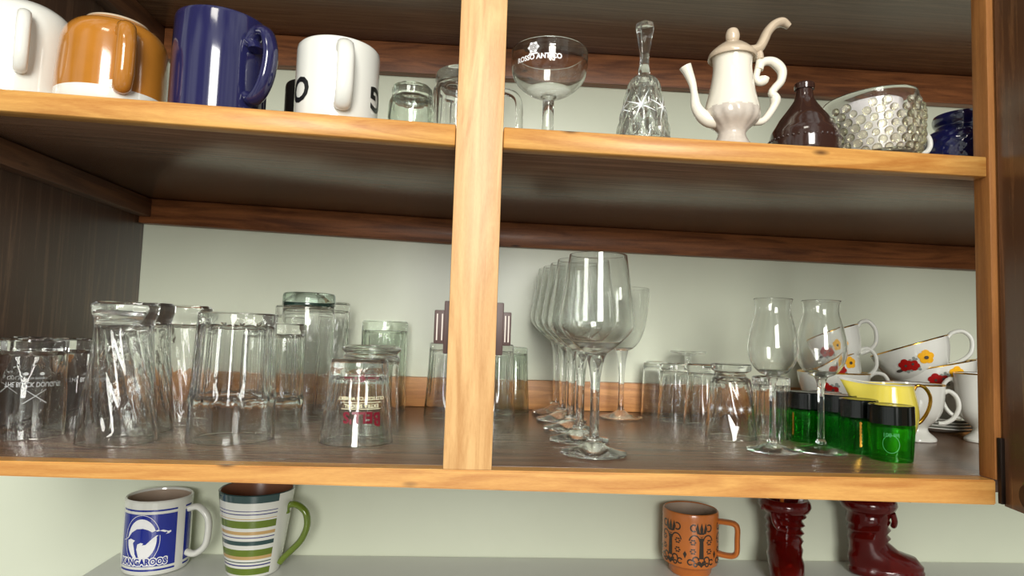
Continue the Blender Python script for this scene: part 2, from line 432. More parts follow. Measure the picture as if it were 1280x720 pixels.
# whisky tumblers, far left: straight with a ring of pointed facets under a thick base
def douglas():
    r0, h = .0325, .1045
    prof = [(0, h-.002), (r0-.006, h-.002), (r0-.002, h), (r0, h-.002)] + [(r0, h-.004-.009*i/3) for i in range(4)] + [(r0-.0006, h-.018-.026*i/7) for i in range(8)] + [(r0+.0006, .05), (r0+.0012, .02), (r0+.0014, .0006), (r0+.0003, 0), (r0-.0008, .0006)]
    prof += [(r0-.0012, z) for z in (.02, .05, .075, .088)] + [(r0-.006, h-.012), (0, h-.012)]
    def mod(th, r, z, i):
        if i > 17 or r < r0-.003: return r
        w = abs(((th*8/(2*pi)) % 1)-.5)*2           # 0 middle of facet, 1 at the ridge
        if z > h-.016: return r*(1-.09*(1-w))
        d = (h-.016-z)/.028
        return r*(1-.17*max(0, 1-w-d)) if d < 1 else r
    return lathe(prof, 96, mod)
o = thing('whisky_tumbler', 'upside-down clear whisky tumbler with pointed facets, frontmost at the left end of the row', 'glass', (-.4580, .1287, Z0), group=None)
link('body', douglas(), G, o, angle=18)
def douglas_print(parent):
    b = bmesh.new(); rf = lambda z: .0345
    wrap(b, text_polys('THE BLACK DOUGLAS', .0072, .00008, .72), rf, facing(-.4580, .1287)+.05, .058, flipz=-1)
    wrap(b, text_polys('SCOTCH WHISKY', .0030, 0, 1.0), rf, facing(-.4580, .1287)+.05, .0645, flipz=-1)
    for s in (-1, 1):
        wrap(b, cut([(s*-.011, -.018), (s*-.0095, -.018), (s*.009, -.004), (s*.0095, -.006+.003)][::s]), rf, facing(-.4580, .1287)+.12, .058-.002)
        wrap(b, disc_polys(.0022, .0016), rf, facing(-.4580, .1287)+.05+s*.2, .069)
    p = link('printed_lettering', b, M['silver_print'], parent, smooth=False); p['label'] = 'faint white lettering over crossed swords'
douglas_print(o)
c = dup(o, (-.4480, .2010, Z0), 'upside-down clear whisky tumbler with pointed facets, half behind the flared pilsner glass', rz=.3)
dup(o, (-.5160, .192, Z0), 'upside-down clear faceted whisky tumbler, at the back and cut off by the left picture edge', rz=-.4)

# flared pilsner glasses, standing on their wide rims
def pilsner(h=.148, s=1.0):
    outer = [(.0300*s, h), (.0322*s, h-.004), (.0318*s, h-.010), (.0290*s, h-.020), (.0284*s, h-.028), (.0290*s, h-.045), (.0312*s, .078), (.0345*s, .048), (.0372*s, .020), (.0384*s, 0)]
    return inverted_glass(outer, .0024, .024, (16, .05, .014, h-.026, 9.0), 96, 5)
put('pilsner_glass', pilsner(), G, 'tall upside-down flared glass with twisted flutes, front one of the flared three', 'glass', (-.3500, .1030, Z0))
put('pilsner_glass', pilsner(.150, .93), G, 'tall upside-down flared glass with twisted flutes, middle one of the flared three', 'glass', (-.3640, .1770, Z0), rz=.4)
put('pilsner_glass', pilsner(.150, .88), G, 'tall upside-down flared glass with twisted flutes, rearmost of the flared three', 'glass', (-.3467, .2472, Z0), rz=.9)
# big fluted tumblers with scalloped waist
def fluted(h, rt, rb, waist=.046, cnt=14):
    outer = [(rt, h), (rt+.0003, h-.008), (rt+.0012, h-.03), (rb-.0014, waist+.012), (rb+.0003, waist+.001), (rb-.0004, waist-.006), (rb-.0006, waist-.02), (rb, 0)]
    return inverted_glass(outer, .0028, .013, (cnt, .085, waist, h-.012), 112, 5)
put('fluted_tumbler', fluted(.141, .0415, .0462), G, 'wide upside-down tumbler with fluted sides and scalloped waist, at the shelf front', 'glass', (-.2430, .1345, Z0), angle=24)
put('fluted_tumbler', fluted(.131, .0360, .0392, .036), G, 'smaller upside-down fluted tumbler with dark-looking base, behind the wide fluted tumbler', 'glass', (-.2270, .2210, Z0), rz=.1, angle=24)
# tall tumbler with thick dark green base
o = thing('tall_tumbler', 'tall upside-down straight tumbler with thick dark green base', 'glass', (-.2055, .2960, Z0))
link('body', inverted_glass([(.0352, .156), (.0351, .10), (.0345, .05), (.0335, 0)], .002, .003), G, o)
link('base_edge', lathe([(.0353, .1600), (.0357, .1592), (.0357, .1570), (.0353, .1560), (.0330, .1560), (.0330, .1600)], closed=True), plain('dark_green_edge', (.01, .03, .022, 1), .1, coat=1), o)
link('base', lathe([(0, .1745), (.030, .1745), (.0335, .1735), (.0352, .171), (.0354, .1568), (0, .1568)]), M['glass_dark'], o)['label'] = 'thick dark green glass base'
put('ridged_tumbler', inverted_glass([(.0225, .158), (.0228, .10), (.0232, .0)], .0024, .014, (20, .05, .004, .14)), G, 'slim upside-down ridged tumbler seen through the dark-based tall tumbler', 'glass', (-.2500, .3700, Z0))
put('twist_tumbler', inverted_glass([(.0228, .166), (.0225, .155), (.0232, .10), (.0245, 0)], .0024, .012, (18, .05, .01, .15, 24), 108, 8), G, 'slim upside-down tumbler with spiral ribs, right behind the dark-based tall tumbler', 'glass', (-.1915, .3980, Z0))
# whisky tumbler with maroon lettering
o = thing('printed_tumbler', 'upside-down tapered whisky tumbler printed with maroon lettering', 'glass', (-.1045, .1370, Z0))
outer = [(.0318, .0935), (.0326, .088), (.0330, .078), (.0352, .055), (.0390, .022), (.0418, 0)]
link('body', inverted_glass(outer, .0024, .019, (16, .045, .035, .076), 96, 5), G, o, angle=24)
rf = lambda z: lerp_r(outer, z); f0 = facing(-.1045, .137)+.12
b = bmesh.new()
wrap(b, text_polys("B", .0205, .0006, .80), rf, f0+.46, .0300, flipx=-1, flipz=-1, eps=.0006)
wrap(b, text_polys("ELL'S", .0165, .0006, .93), rf, f0-.10, .0320, flipx=-1, flipz=-1, eps=.0006)
link('printed_lettering', b, M['red_print'], o, smooth=False)['label'] = 'maroon lettering standing upside down'
b = bmesh.new()
wrap(b, text_polys("Arthur Bell & Sons", .0052, .0001), rf, f0-.02, .0735, flipx=-1, flipz=-1, eps=.0006)
wrap(b, text_polys("S", .0095, .0003), rf, f0-.02, .0735, flipx=-1, flipz=-1, eps=.0009)
for z in (.0700, .0775): wrap(b, grid_polys(-.016, .016, -.0003, .0003, 12, 1), rf, f0-.02, z, eps=.0006)
link('printed_signature', b, M['red_print'], o, smooth=False)['label'] = 'small maroon signature between thin lines'
b = bmesh.new()
for z in (.0405, .0475): wrap(b, grid_polys(-.0225, .0225, -.0003, .0003, 12, 1), rf, f0, z, eps=.0006)
wrap(b, text_polys("EXTRA SPECIAL", .0056, .0001), rf, f0, .0440, flipx=-1, flipz=-1, eps=.0006)
wrap(b, text_polys("OLD SCOTCH WHISKY", .0052, .0001), rf, f0, .0520, flipx=-1, flipz=-1, eps=.0006)
link('second_lettering', b, M['cream_print'], o, smooth=False)['label'] = 'cream lettering between thin lines'
# glass with a rolled disc base behind it
outer = [(.0350, .1065), (.0372, .1045), (.0372, .1010), (.0330, .0965), (.0350, .0925), (.0362, .088), (.0352, .080), (.0358, .05), (.0388, 0)]
put('disc_base_tumbler', inverted_glass(outer, .0026, .018), G, 'upside-down tumbler with rolled disc base, right behind the maroon-lettered tumbler', 'glass', (-.1045, .2215, Z0))
put('square_base_tumbler', inverted_glass([(.0362, .1405), (.0366, .128), (.0365, .08), (.0378, 0)], .0028, .015, (12, .05, .03, .126), 96), M['glass_green'], 'upside-down green-tinted tumbler with thick base, against the wall left of the post', 'glass', (-.1175, .4330, Z0))
for i, (x, y, lab, h, r) in enumerate(((-.0115, .3700, 'upside-down fluted tapered glass showing at the left side of the centre post', .1100, .0290), (.0585, .3700, 'upside-down fluted tapered glass showing at the right side of the centre post', .1105, .0290), (.0885, .4400, 'upside-down fluted glass with greenish base, right of the post near the wall', .1050, .0265))):
    put('tapered_glass', inverted_glass([(r, h), (r+.0006, h-.02), (r+.003, .04), (r+.0055, 0)], .0024, .010, (12, .06, .025, h-.012), 96), M['glass_green'] if i == 2 else G, lab, 'glass', (x, y, Z0), rz=.1*i)

# five wine glasses in a file
def stem_glass(label, loc, foot, stem, bowl_out, t, cat='wine glass', name='wine_glass', zb=None, group=None, mat=None):
    mat = mat or G
    o = thing(name, label, cat, loc, group=group)
    link('foot', lathe(foot, 64), mat, o)
    link('stem', lathe(stem, 40), mat, o)
    out = [tuple(p) for p in spline(bowl_out, 6)]
    inn = []
    z_in = bowl_out[0][1]+zb
    for r, z in reversed(out):
        if z > z_in+.0015: inn.append((max(.0005, r-t), z))
    prof = [(0, out[0][1])]+out+[(out[-1][0]-t*.5, out[-1][1]+t*.4)]+inn+[(inn[-1][0]*.45, z_in+.0003), (0, z_in)]
    link('bowl', lathe(prof, 64), mat, o)
    return o
foot = [(0, 0), (.033, 0), (.0357, .0008), (.0361, .0022), (.0352, .0034), (.026, .0052), (.016, .0085), (.0098, .0120), (.0062, .0138), (0, .0138)]
stem = [(0, .0137), (.0082, .0137), (.0090, .0152), (.0084, .0170), (.0058, .0182), (.0052, .024), (.0049, .040), (.0049, .065), (.0056, .082), (.0072, .094), (.0098, .1045), (.0124, .1100), (0, .1100)]
bowl = [(.0122, .1098), (.0195, .1150), (.0300, .1245), (.0390, .1345), (.0418, .1425), (.0410, .1530), (.0390, .1670), (.0364, .1840), (.0342, .2020), (.0318, .2180)]
wg = stem_glass('front wine glass of the file of five, with angular bowl', (.1598, .0895, Z0), foot, stem, bowl, .0012, zb=.009)
for (x, y, s, lab) in ((.1585, .1750, 1.015, 'second wine glass from the front in the file of five'), (.1610, .2620, 1.035, 'middle wine glass in the file of five'),
                       (.1612, .3470, 1.055, 'fourth wine glass from the front in the file of five'), (.1630, .4280, 1.075, 'rearmost wine glass of the file of five, nearest the wall batten')):
    dup(wg, (x, y, Z0), lab, s)
foot = [(0, 0), (.032, 0), (.0345, .0008), (.0345, .0020), (.026, .0036), (.014, .0062), (.0065, .0115), (0, .0115)]
stem = [(0, .0114), (.0058, .0114), (.0046, .016), (.0040, .040), (.0048, .070), (.0068, .092), (.0100, .1060), (0, .106)]
bowl = [(.0098, .1058), (.0180, .1100), (.0280, .1220), (.0350, .1400), (.0392, .1640), (.0412, .1860), (.0413, .2050)]
stem_glass('round-bowled wine glass standing alone against the wall, right of the file of five', (.2630, .4000, Z0), foot, stem, bowl, .0013, zb=.004, name='round_wine_glass')

# small glasses in the middle right
put('small_tumbler', inverted_glass([(.0185, .0885), (.0212, .086), (.0222, .080), (.0228, .06), (.0248, 0)], .002, .008), G, 'small upside-down round-shouldered glass, leftmost of the small ones by the wall', 'glass', (.3310, .4360, Z0))
put('small_tumbler', inverted_glass([(.0225, .0885), (.0232, .080), (.0225, .074), (.0235, .05), (.0255, 0)], .0022, .011, (12, .06, .03, .072), 72), G, 'small upside-down glass with thick base standing before the stemmed one', 'glass', (.3440, .3840, Z0))
put('small_tumbler', inverted_glass([(.0220, .0910), (.0226, .084), (.0212, .078), (.0230, .05), (.0262, 0)], .0022, .012, (10, .07, .03, .076), 80), G, 'small upside-down fluted glass between the etched and the stemmed small glasses', 'glass', (.3685, .3330, Z0))
# stemmed glass upside down on its rim
o = thing('small_stemmed_glass', 'small stemmed glass standing upside down, its round foot on top', 'glass', (.3860, .4440, Z0))
link('foot', lathe([(0, .1075), (.0285, .1075), (.0295, .1062), (.0290, .1042), (.016, .1022), (.0062, .0990), (0, .0990)], 48), G, o)
link('stem', lathe([(0, .0992), (.0060, .0992), (.0048, .094), (.0058, .0860), (0, .0860)], 32), G, o)
link('bowl', inverted_glass([(.0090, .0862), (.0170, .0830), (.0215, .074), (.0230, .05), (.0238, 0)], .0016, .006), G, o)
o = thing('etched_glass', 'upside-down etched goblet with disc foot on top, front of the small glasses', 'glass', (.3685, .2240, Z0))
link('foot', lathe([(0, .0972), (.0245, .0972), (.0258, .0960), (.0258, .0905), (.0248, .0880), (.0190, .0852), (0, .0852)], 56), M['glass_crystal'], o)
link('bowl', inverted_glass([(.0188, .0853), (.0192, .0815), (.0245, .0770), (.0270, .066), (.0300, .035), (.0330, 0)], .0022, .010, (12, .05, .012, .075, 12), 96, 6), G, o, angle=24)
b = bmesh.new(); rf = lambda z: lerp_r([(.0300, .035), (.0270, .066), (.0330, 0)], z); f0 = facing(.3685, .224)
for k in range(5):
    for a in range(8):
        t_ = a*pi/4; wrap(b, cut([(.0005*cos(t_+pi/2), .0005*sin(t_+pi/2)), (.0062*cos(t_), .0062*sin(t_)), (-.0005*cos(t_+pi/2), -.0005*sin(t_+pi/2))]), rf, f0-.9+.45*k, .040, eps=.0004)
link('etched_stars', b, M['frost'], o, smooth=False)
put('straight_fluted_glass', inverted_glass([(.0243, .0812), (.0245, .06), (.0248, 0)], .0024, .010, (16, .09, .002, .074), 96), G, 'straight upside-down fluted clear glass just left of the emerald glasses', 'glass', (.4262, .2310, Z0), angle=20)
# two tulip-shaped tasting glasses
foot = [(0, 0), (.0265, 0), (.0285, .0007), (.0288, .0018), (.0280, .0026), (.018, .0046), (.0080, .0085), (.0052, .0100), (0, .0100)]
stem = [(0, .0099), (.0054, .0099), (.0058, .0115), (.0052, .0135), (.0040, .0150), (.0035, .030), (.0033, .055), (.0038, .075), (.0060, .0850), (.0082, .0885), (0, .0885)]
bowl = [(.0080, .0883), (.0165, .0925), (.0245, .1025), (.0280, .1150), (.0285, .1250), (.0262, .1400), (.0225, .1550), (.0200, .1650), (.0205, .1730), (.0224, .1790)]
tg = stem_glass('tulip-shaped tasting glass with slim stem, the left of the two', (.3805, .1313, Z0), foot, stem, bowl, .0011, name='tasting_glass', cat='glass', zb=.005)
dup(tg, (.4405, .1325, Z0), 'tulip-shaped tasting glass with slim stem, the right one before the emerald glasses')

# emerald shot glasses with near-black bases
def emerald(label, x, y, h, r, first=None):
    o = thing('emerald_shot_glass', label, 'shot glass', (x, y, Z0), group='emerald shot glasses standing on their rims')
    link('body', inverted_glass([(r+.0012, h-.0205), (r+.001, .03), (r-.0010, 0)], .0016, .002, (10, .05, .001, h-.021), 60), M['glass_emerald'], o)
    link('base', lathe([(0, h-.001), (r-.004, h-.001), (r, h), (r+.0008, h-.001), (r+.0012, h-.0208), (0, h-.0208)], 60, lambda th, r_, z, i: r_*(1-.03*(1-abs(sin(5*th)))) if r_ > .01 else r_), M['glass_black'], o)['label'] = 'near-black thick glass base'
    return o
EM = [('emerald shot glass with black base, frontmost at the right of the emerald group', .5010, .0945, .0615, .0225),
      ('emerald shot glass with black base and gold stripe, second from the front', .4905, .1385, .0630, .0205),
      ('emerald shot glass with black base, third from the front in the middle of the group', .4915, .1815, .0640, .0198),
      ('emerald shot glass with gold edge, directly behind the stem of the right tasting glass', .4640, .2105, .0640, .0205),
      ('emerald shot glass with black base, back row of the group towards the yellow creamer', .4990, .2260, .0636, .0198),
      ('emerald shot glass with black base, seen through the straight fluted clear glass', .4630, .2640, .0600, .0198)]
for i, e in enumerate(EM):
    o = emerald(*e); f0 = facing(e[1], e[2]); r = e[4]
    b = bmesh.new()
    if i == 0:
        wrap(b, ring_polys(.0085, .0100, .0006, 28), lambda z: r+.0008, f0, .020, eps=.0004)
        pg = plain('pale_green_print', srgb(60, 150, 80), .5)
        link('printed_ring', b, pg, o, smooth=False); b = bmesh.new()
        wrap(b, text_polys('100 ml', .0060, .0001), lambda z: r+.0008, f0, .030, eps=.0004, flipz=-1)
        link('printed_lettering', b, pg, o, smooth=False)
    elif i in (1, 3):
        ph = f0+(.1 if i == 1 else -.75)
        wrap(b, grid_polys(-.0010, .0010, -.015, .014, 1, 8), lambda z: r+.0008, ph, .024, eps=.0005)
        for k in range(7): wrap(b, disc_polys(.0016, .0012, 0, 0, 10, 1), lambda z: r+.0008, ph, .011+.0042*k, eps=.0007)
        link('gold_stripe', b, M['gold'], o, smooth=False)
    else: b.free()

# ================================================================== china at the right end
def flowers(parent, rf, f0, z0, s=1.0, yellow=True, red=True):
    b = bmesh.new(); mats = [M['fred'], M['fyel'], M['fgrey'], M['fdark']]
    def petals(u, v, r, n, mi, rot=0, e=.0006):
        for k in range(n):
            a = rot+2*pi*k/n; wrap(b, disc_polys(r*.62, r*.55, u+r*.62*cos(a), v+r*.62*sin(a), 14, 2), rf, f0, z0, e+.00005*k, mi=mi)
    random.seed(7)
    for k in range(9): petals(-.002*s+random.uniform(-.012, .014)*s, random.uniform(-.010, .006)*s, .0032*s, 3, 2, k, .0004)
    if red:
        petals(-.0115*s, .000, .0078*s, 5, 0, .3); petals(-.002*s, -.003*s, .0066*s, 5, 0, .9, .0009)
        for u in (-.0115*s, -.002*s): wrap(b, disc_polys(.0018*s, .0018*s, u, -.001, 10, 1), rf, f0, z0, .0016, mi=3)
    if yellow:
        petals(.0175*s, .004*s, .0088*s, 5, 1, .1)
        wrap(b, disc_polys(.0030*s, .0026*s, .0175*s, .003*s, 12, 1), rf, f0, z0, .0018, mi=3)
    wrap(b, disc_polys(.0052*s, .0022*s, -.0225*s, -.006*s, 12, 2), rf, f0, z0, .0006, mi=3)
    link('flower_print', b, mats, parent, smooth=False)['label'] = 'red and yellow flower print'
def teacup(label, loc, tilt, R, h, f0=None, fz=.6, s=1.0, yellow=True, name='flowered_teacup', group=None, handle=True):
    al = math.atan2(loc[0]-CAM.x, loc[1]-CAM.y)          # each cup shows its printed side to the room
    o = thing(name, label, 'teacup', loc, (0, -radians(tilt), -al), group)
    out = [(R*.50, 0), (R*.52, .003), (R*.60, .006), (R*.78, h*.30), (R*.92, h*.62), (R*.98, h*.85), (R, h)]
    so = [tuple(p) for p in spline(out, 4)]; t = .0024
    inn = [(max(.001, r-t), z) for r, z in reversed(so) if z > .010]
    prof = [(0, .001), (R*.46, .001), (R*.48, 0)]+so+[(R-t*.5, h+.0006)]+inn+[(0, .0085)]
    link('bowl', lathe(prof, 64), M['china'], o)
    link('gold_rim', lathe([(R+.0002, h-.0010), (R+.0003, h), (R-t*.5, h+.0010), (R-t-.0002, h-.0004)], 64), M['gold'], o)
    if handle:
        P = spline([(R*.92, 0, h*.90), (R*1.10, 0, h*1.02), (R*1.34, 0, h*.98), (R*1.45, 0, h*.72), (R*1.32, 0, h*.38), (R*1.05, 0, h*.22), (R*.70, 0, h*.18)], 5)
        link('handle', tube(P, .0030, 12, flat=1.5), M['china'], o)
    if f0 is not None:
        flowers(o, lambda z: lerp_r(so, z)+.0002, f0, h*fz, s, yellow)
    return o
def saucer(label, x, y, z, r):
    return put('saucer', lathe([(0, 0), (r*.5, 0), (r*.55, .001), (r*.9, .006), (r, .0085), (r*.99, .0095), (r*.6, .0045), (r*.5, .003), (0, .003)], 56), M['china'], label, 'saucer', (x, y, z), 'saucers stacked under the flowered cups')
for k in range(4): saucer(('white saucer at the bottom of the stack behind the footed cups', 'second white saucer up in the stack behind the footed cups', 'third white saucer up in the stack behind the footed cups', 'top white saucer of the stack behind the footed cups')[k], .748, .345, Z0+.0045*k, .062)
teacup('white teacup standing on the saucers, below the two tilted flowered cups', (.748, .345, Z0+.0176), 0, .046, .050)
teacup('wide flowered teacup tilted under the topmost cup at the right', (.7383, .3283, .0530), 14, .060, .046, .25, .62, 1.0)
teacup('topmost flowered teacup tilted on the right-hand cups, with pansy print and handle', (.7085, .3246, .0800), 20, .0545, .052, -.02, .50, 1.02)
for k in range(5): saucer(('white saucer at the bottom of the stack under the left flowered cups', 'second white saucer up under the left flowered cups', 'third white saucer up under the left flowered cups', 'fourth white saucer up under the left flowered cups', 'top white saucer under the left flowered cups')[k], .590, .362, Z0+.0045*k, .058)
teacup('lowest flowered teacup of the left stack, standing upright behind the creamer', (.590, .362, Z0+.0235), 0, .052, .060, .05, .60, 1.15, yellow=False)
teacup('flowered teacup tilted in the middle of the left stack', (.6020, .3560, .0556), 24, .044, .048, .35, .70, .9)
teacup('topmost flowered teacup of the left stack, seen behind the right tasting glass', (.6026, .3560, .0953), 20, .042, .054, -.15, .50, .9)
def footed_cup(label, x, y, h, side):
    o = thing('footed_cup', label, 'cup', (x, y, Z0))
    out = [(.0262, 0), (.0262, .003), (.0235, .006), (.0170, .012), (.0165, .018), (.0240, .026), (.0310, .036), (.0350, .052), (.0372, h)]
    so = [tuple(p) for p in spline(out, 5)]
    inn = [(max(.001, r-.0024), z) for r, z in reversed(so) if z > .026]
    link('bowl', lathe([(0, .003), (.022, .003), (.0245, 0)]+so+[(.0360, h+.0006)]+inn+[(0, .0235)], 64), M['china'], o)
    link('gold_rim', lathe([(.0375, h-.001), (.0376, h), (.0360, h+.001), (.0347, h-.0004)], 64), M['gold'], o)
    P = spline([(.033, 0, h*.84), (.043, 0, h*.90), (.054, 0, h*.80), (.057, 0, h*.62), (.050, 0, h*.44), (.038, 0, h*.34), (.028, 0, h*.32)], 5)
    P = [((p.x-.006*max(0, (p.x-.030)/.027))*side, p.y, p.z) for p in P]
    link('handle', tube(P, .0030, 12, flat=1.5), M['china'], o)
    return o
o = footed_cup('white footed cup with gold rim, handle to the right, beside the yellow creamer', .6380, .2457, .0765, 1); o.rotation_euler.z = -.55
o = footed_cup('white footed cup with gold rim, handle to the left, beside the right post', .7370, .2390, .0930, -1); o.rotation_euler.z = -.62

# yellow creamer
o = thing('creamer_jug', 'small yellow creamer jug with gold handle and pointed spout', 'jug', (.5440, .1620, Z0), (0, 0, -.45)); o.scale = (.94, .94, .98)
out = [(.020, 0), (.022, .004), (.029, .018), (.0345, .038), (.0345, .055), (.0315, .070), (.0295, .0790), (.0300, .0820)]
so = [tuple(p) for p in spline(out, 4)]; inn = [(max(.001, r-.002), z) for r, z in reversed(so) if z > .008]
bm = lathe([(0, .001), (.018, .001)]+so+inn+[(0, .006)], 64)
for v in bm.verts:                                  # pull the lip out into a spout on the -X side
    r = math.hypot(v.co.x, v.co.y)
    if r > .005 and v.co.z > .030:
        a = math.atan2(v.co.y, -v.co.x); w = math.exp(-(a/.42)**2)*((v.co.z-.030)/.052)**1.6
        v.co.x -= .030*w; v.co.z += .0055*w; v.co.y *= 1-.45*w
link('body', bm, M['yellow'], o)
bm = lathe([(.0292, .0800), (.0303, .0826), (.0285, .0828), (.0278, .0800)], 64)
for v in bm.verts:
    a = math.atan2(v.co.y, -v.co.x); w = math.exp(-(a/.42)**2); v.co.x -= .030*w; v.co.z += .0055*w; v.co.y *= 1-.45*w
link('white_rim', bm, M['china'], o)
P = spline([(.027, 0, .070), (.032, 0, .081), (.041, 0, .080), (.0475, 0, .068), (.045, 0, .052), (.037, 0, .038), (.031, 0, .034)], 6)
link('handle', tube(P, .0022, 12, flat=1.7), M['gold'], o)

# ================================================================== middle shelf
def zx(x, y=.05): return zs(x)+.0006
def mug_body(r, h, t=.004, taper=1.0, rnd=.004, n=64, inner=None):
    so = [(r*taper-.004, 0), (r*taper-.001, .0012), (r*taper, .004)]+[(r*(taper+(1-taper)*(z/h)), z) for z in [h*k/10 for k in range(1, 10)]]+[(r, h-.003), (r-.0008, h-.0006), (r-t*.5, h), (r-t+.0006, h-.0008)]
    return lathe([(0, .0015), (r*taper-.006, .0015)]+so+[(r-t, h-.004), (r*taper-t, .008), (r*taper-t-.004, .005), (0, .005)], n)
def c_handle(r0, zt, zb, out, rr, flat=1.6, ph=0.0, sq=0.0):
    a = [(r0-.003, 0, zt), (r0+out*.45, 0, zt+.004+sq), (r0+out*.92, 0, zt-(zt-zb)*.16+sq), (r0+out, 0, (zt+zb)/2), (r0+out*.88, 0, zb+(zt-zb)*.18-sq), (r0+out*.42, 0, zb-.001-sq), (r0-.003, 0, zb+.002)]
    P = spline(a, 5); Q = [(p.x*sin(ph), -p.x*cos(ph), p.z) for p in P]
    return tube(Q, rr, 14, flat=flat, side=(cos(ph), sin(ph), 0))
# 1 white rounded mug
x, y = -.4450, .054
o = thing('white_mug', 'plain white mug with rounded shoulders, at the far left of the shelf', 'mug', (x, y, zx(x)))
f0 = facing(x, y)
link('body', lathe([(0, .0990)]+[tuple(p) for p in spline([(.020, .0990), (.026, .1000), (.030, .0990), (.0390, .0915), (.0440, .0790), (.0456, .0600), (.0460, .0300), (.0460, .001)], 5)]+[(.0445, 0), (.0425, .001), (.0415, .075), (.036, .087), (0, .090)], 64), M['china'], o)
link('handle', c_handle(.0452, .0730, .0240, .0180, .0042, 1.4, f0-.02), M['china'], o)
b = bmesh.new()
wrap(b, text_polys('V', .034, .001), lambda z: .0463, f0+1.33, .040, eps=.0003, flipx=1, flipz=-1)
link('printed_letter', b, M['blue_print'], o, smooth=False)['label'] = 'dark blue letter at the mug side'
# 2 amber mug standing on its rim
x, y = -.3539, .055
o = thing('amber_mug', 'amber glazed mug standing upside down on its pale rim', 'mug', (x, y, zx(x))); f0 = facing(x, y)
sp = [tuple(p) for p in spline([(.0265, .0915), (.0285, .0920), (.0310, .0885), (.0400, .0830), (.0468, .0720), (.0488, .0560), (.0500, .0330), (.0503, .0125)], 5)]
link('body', lathe([(0, .0890), (.024, .0890)]+sp+[(.0490, .0125), (.0475, .04), (.0455, .065), (0, .083)], 72), M['amber'], o)
b = lathe([(.0503, .0127), (.0504, .008), (.0502, .002), (.0492, 0), (.0478, .002), (.0478, .0127)], 72, closed=True)
link('rim', b, M['china'], o)['label'] = 'pale white rim'
link('foot_ring', lathe([(.0268, .0910), (.0285, .0925), (.0300, .0902), (.0285, .0890)], 64, closed=True), M['tan'], o)
hd = link('handle', c_handle(.0488, .0670, .0140, .0160, .0068, 1.25, f0+.12), M['amber'], o)
b = bmesh.new(); ph = f0+.12
wrap(b, disc_polys(.0115, .0048, 0, 0, 24, 3), lambda z: .0505, ph-.05, .0150, eps=.0004)
link('pale_drip', b, M['china'], o, smooth=False)['label'] = 'pale drip under the handle'
# 3 navy mug
x, y = -.2482, .055
o = thing('navy_mug', 'glossy navy blue mug with curled handle', 'mug', (x, y, zx(x))); f0 = facing(x, y)
link('body', lathe([(0, .1000), (.036, .1000), (.039, .1018), (.0425, .1030), (.0446, .1015), (.0454, .0985), (.0460, .05), (.0462, .0015), (.0450, 0), (.0430, .0015), (.0428, .094), (0, .0955)], 72), M['navy'], o)
ph = f0+.62
P = spline([(.0445, 0, .0700), (.049, 0, .0800), (.058, 0, .0845), (.069, 0, .0780), (.0745, 0, .058), (.071, 0, .036), (.062, 0, .021), (.052, 0, .0150), (.0445, 0, .0200)], 5)
link('handle', tube([(p.x*sin(ph), -p.x*cos(ph), p.z) for p in P], .0056, 14, flat=1.5, side=(cos(ph), sin(ph), 0)), M['navy'], o)
link('handle_curl', tube([(p[0]*sin(ph), -p[0]*cos(ph), p[1]) for p in ((.0440, .0760), (.0520, .0700), (.0530, .0660))], .0062, 14, flat=1.4, side=(cos(ph), sin(ph), 0)), M['navy'], o)
# 4 white lettered mug, upside down
x, y = -.1264, .050
o = thing('lettered_mug', 'white mug with large black letters standing upside down', 'mug', (x, y, zx(x))); f0 = facing(x, y)
link('body', lathe([(0, .0790), (.0350, .0790), (.0382, .0815), (.0400, .0820), (.0416, .0800), (.0420, .075), (.0420, .0012), (.0408, 0), (.0390, .0012), (.0390, .074), (0, .0760)], 72), M['china'], o)
link('handle', c_handle(.0415, .0665, .0115, .0205, .0048, 1.7, f0+.10), M['china'], o)
for ch, q in (('O', -1.02), ('G', 1.14)):
    b = bmesh.new(); wrap(b, cut_all(text_polys(ch, .0345, .0010)), lambda z: .0420, f0+q, .0305, eps=.0004, flipx=-1, flipz=-1)
    link('printed_letter', b, M['black'], o, smooth=False)['label'] = 'black capital letter'
# black mug hidden behind it
x, y = -.170, .150
o = thing('black_mug', 'black mug mostly hidden behind the white lettered mug', 'mug', (x-.005, y, zx(x)))
link('body', mug_body(.034, .078), M['black'], o); link('handle', c_handle(.034, .065, .02, .018, .004, 1.5, 2.2), M['black'], o)
# 5 small jar glass
x, y = -.0520, .075
put('jar_glass', inverted_glass([(.0215, .0600), (.0220, .054), (.0216, .048), (.0242, .043), (.0250, .03), (.0250, 0)], .0024, .012, (10, .05, .030, .062), 80, 6), M['glass_green'], 'small upside-down jar-shaped glass left of the centre post', 'glass', (x, y, zx(x)))
# 6 beer mug behind the post
x, y = .0035, .112
o = thing('glass_beer_mug', 'upside-down dimpled glass beer mug half hidden behind the centre post', 'mug', (x, y, zx(x)))
link('body', inverted_glass([(.0285, .0960), (.0325, .0930), (.0335, .086), (.0325, .078), (.0362, .070), (.0368, .04), (.0365, 0)], .0035, .014, (10, .10, .018, .074), 100, 6), G, o)
link('handle', tube(spline([(.033, 0, .078), (.046, 0, .0775), (.058, 0, .0735), (.0635, 0, .064), (.0645, 0, .045), (.0640, 0, .020), (.055, 0, .012), (.034, 0, .012)], 5), .0042, 12, flat=1.2), G, o)
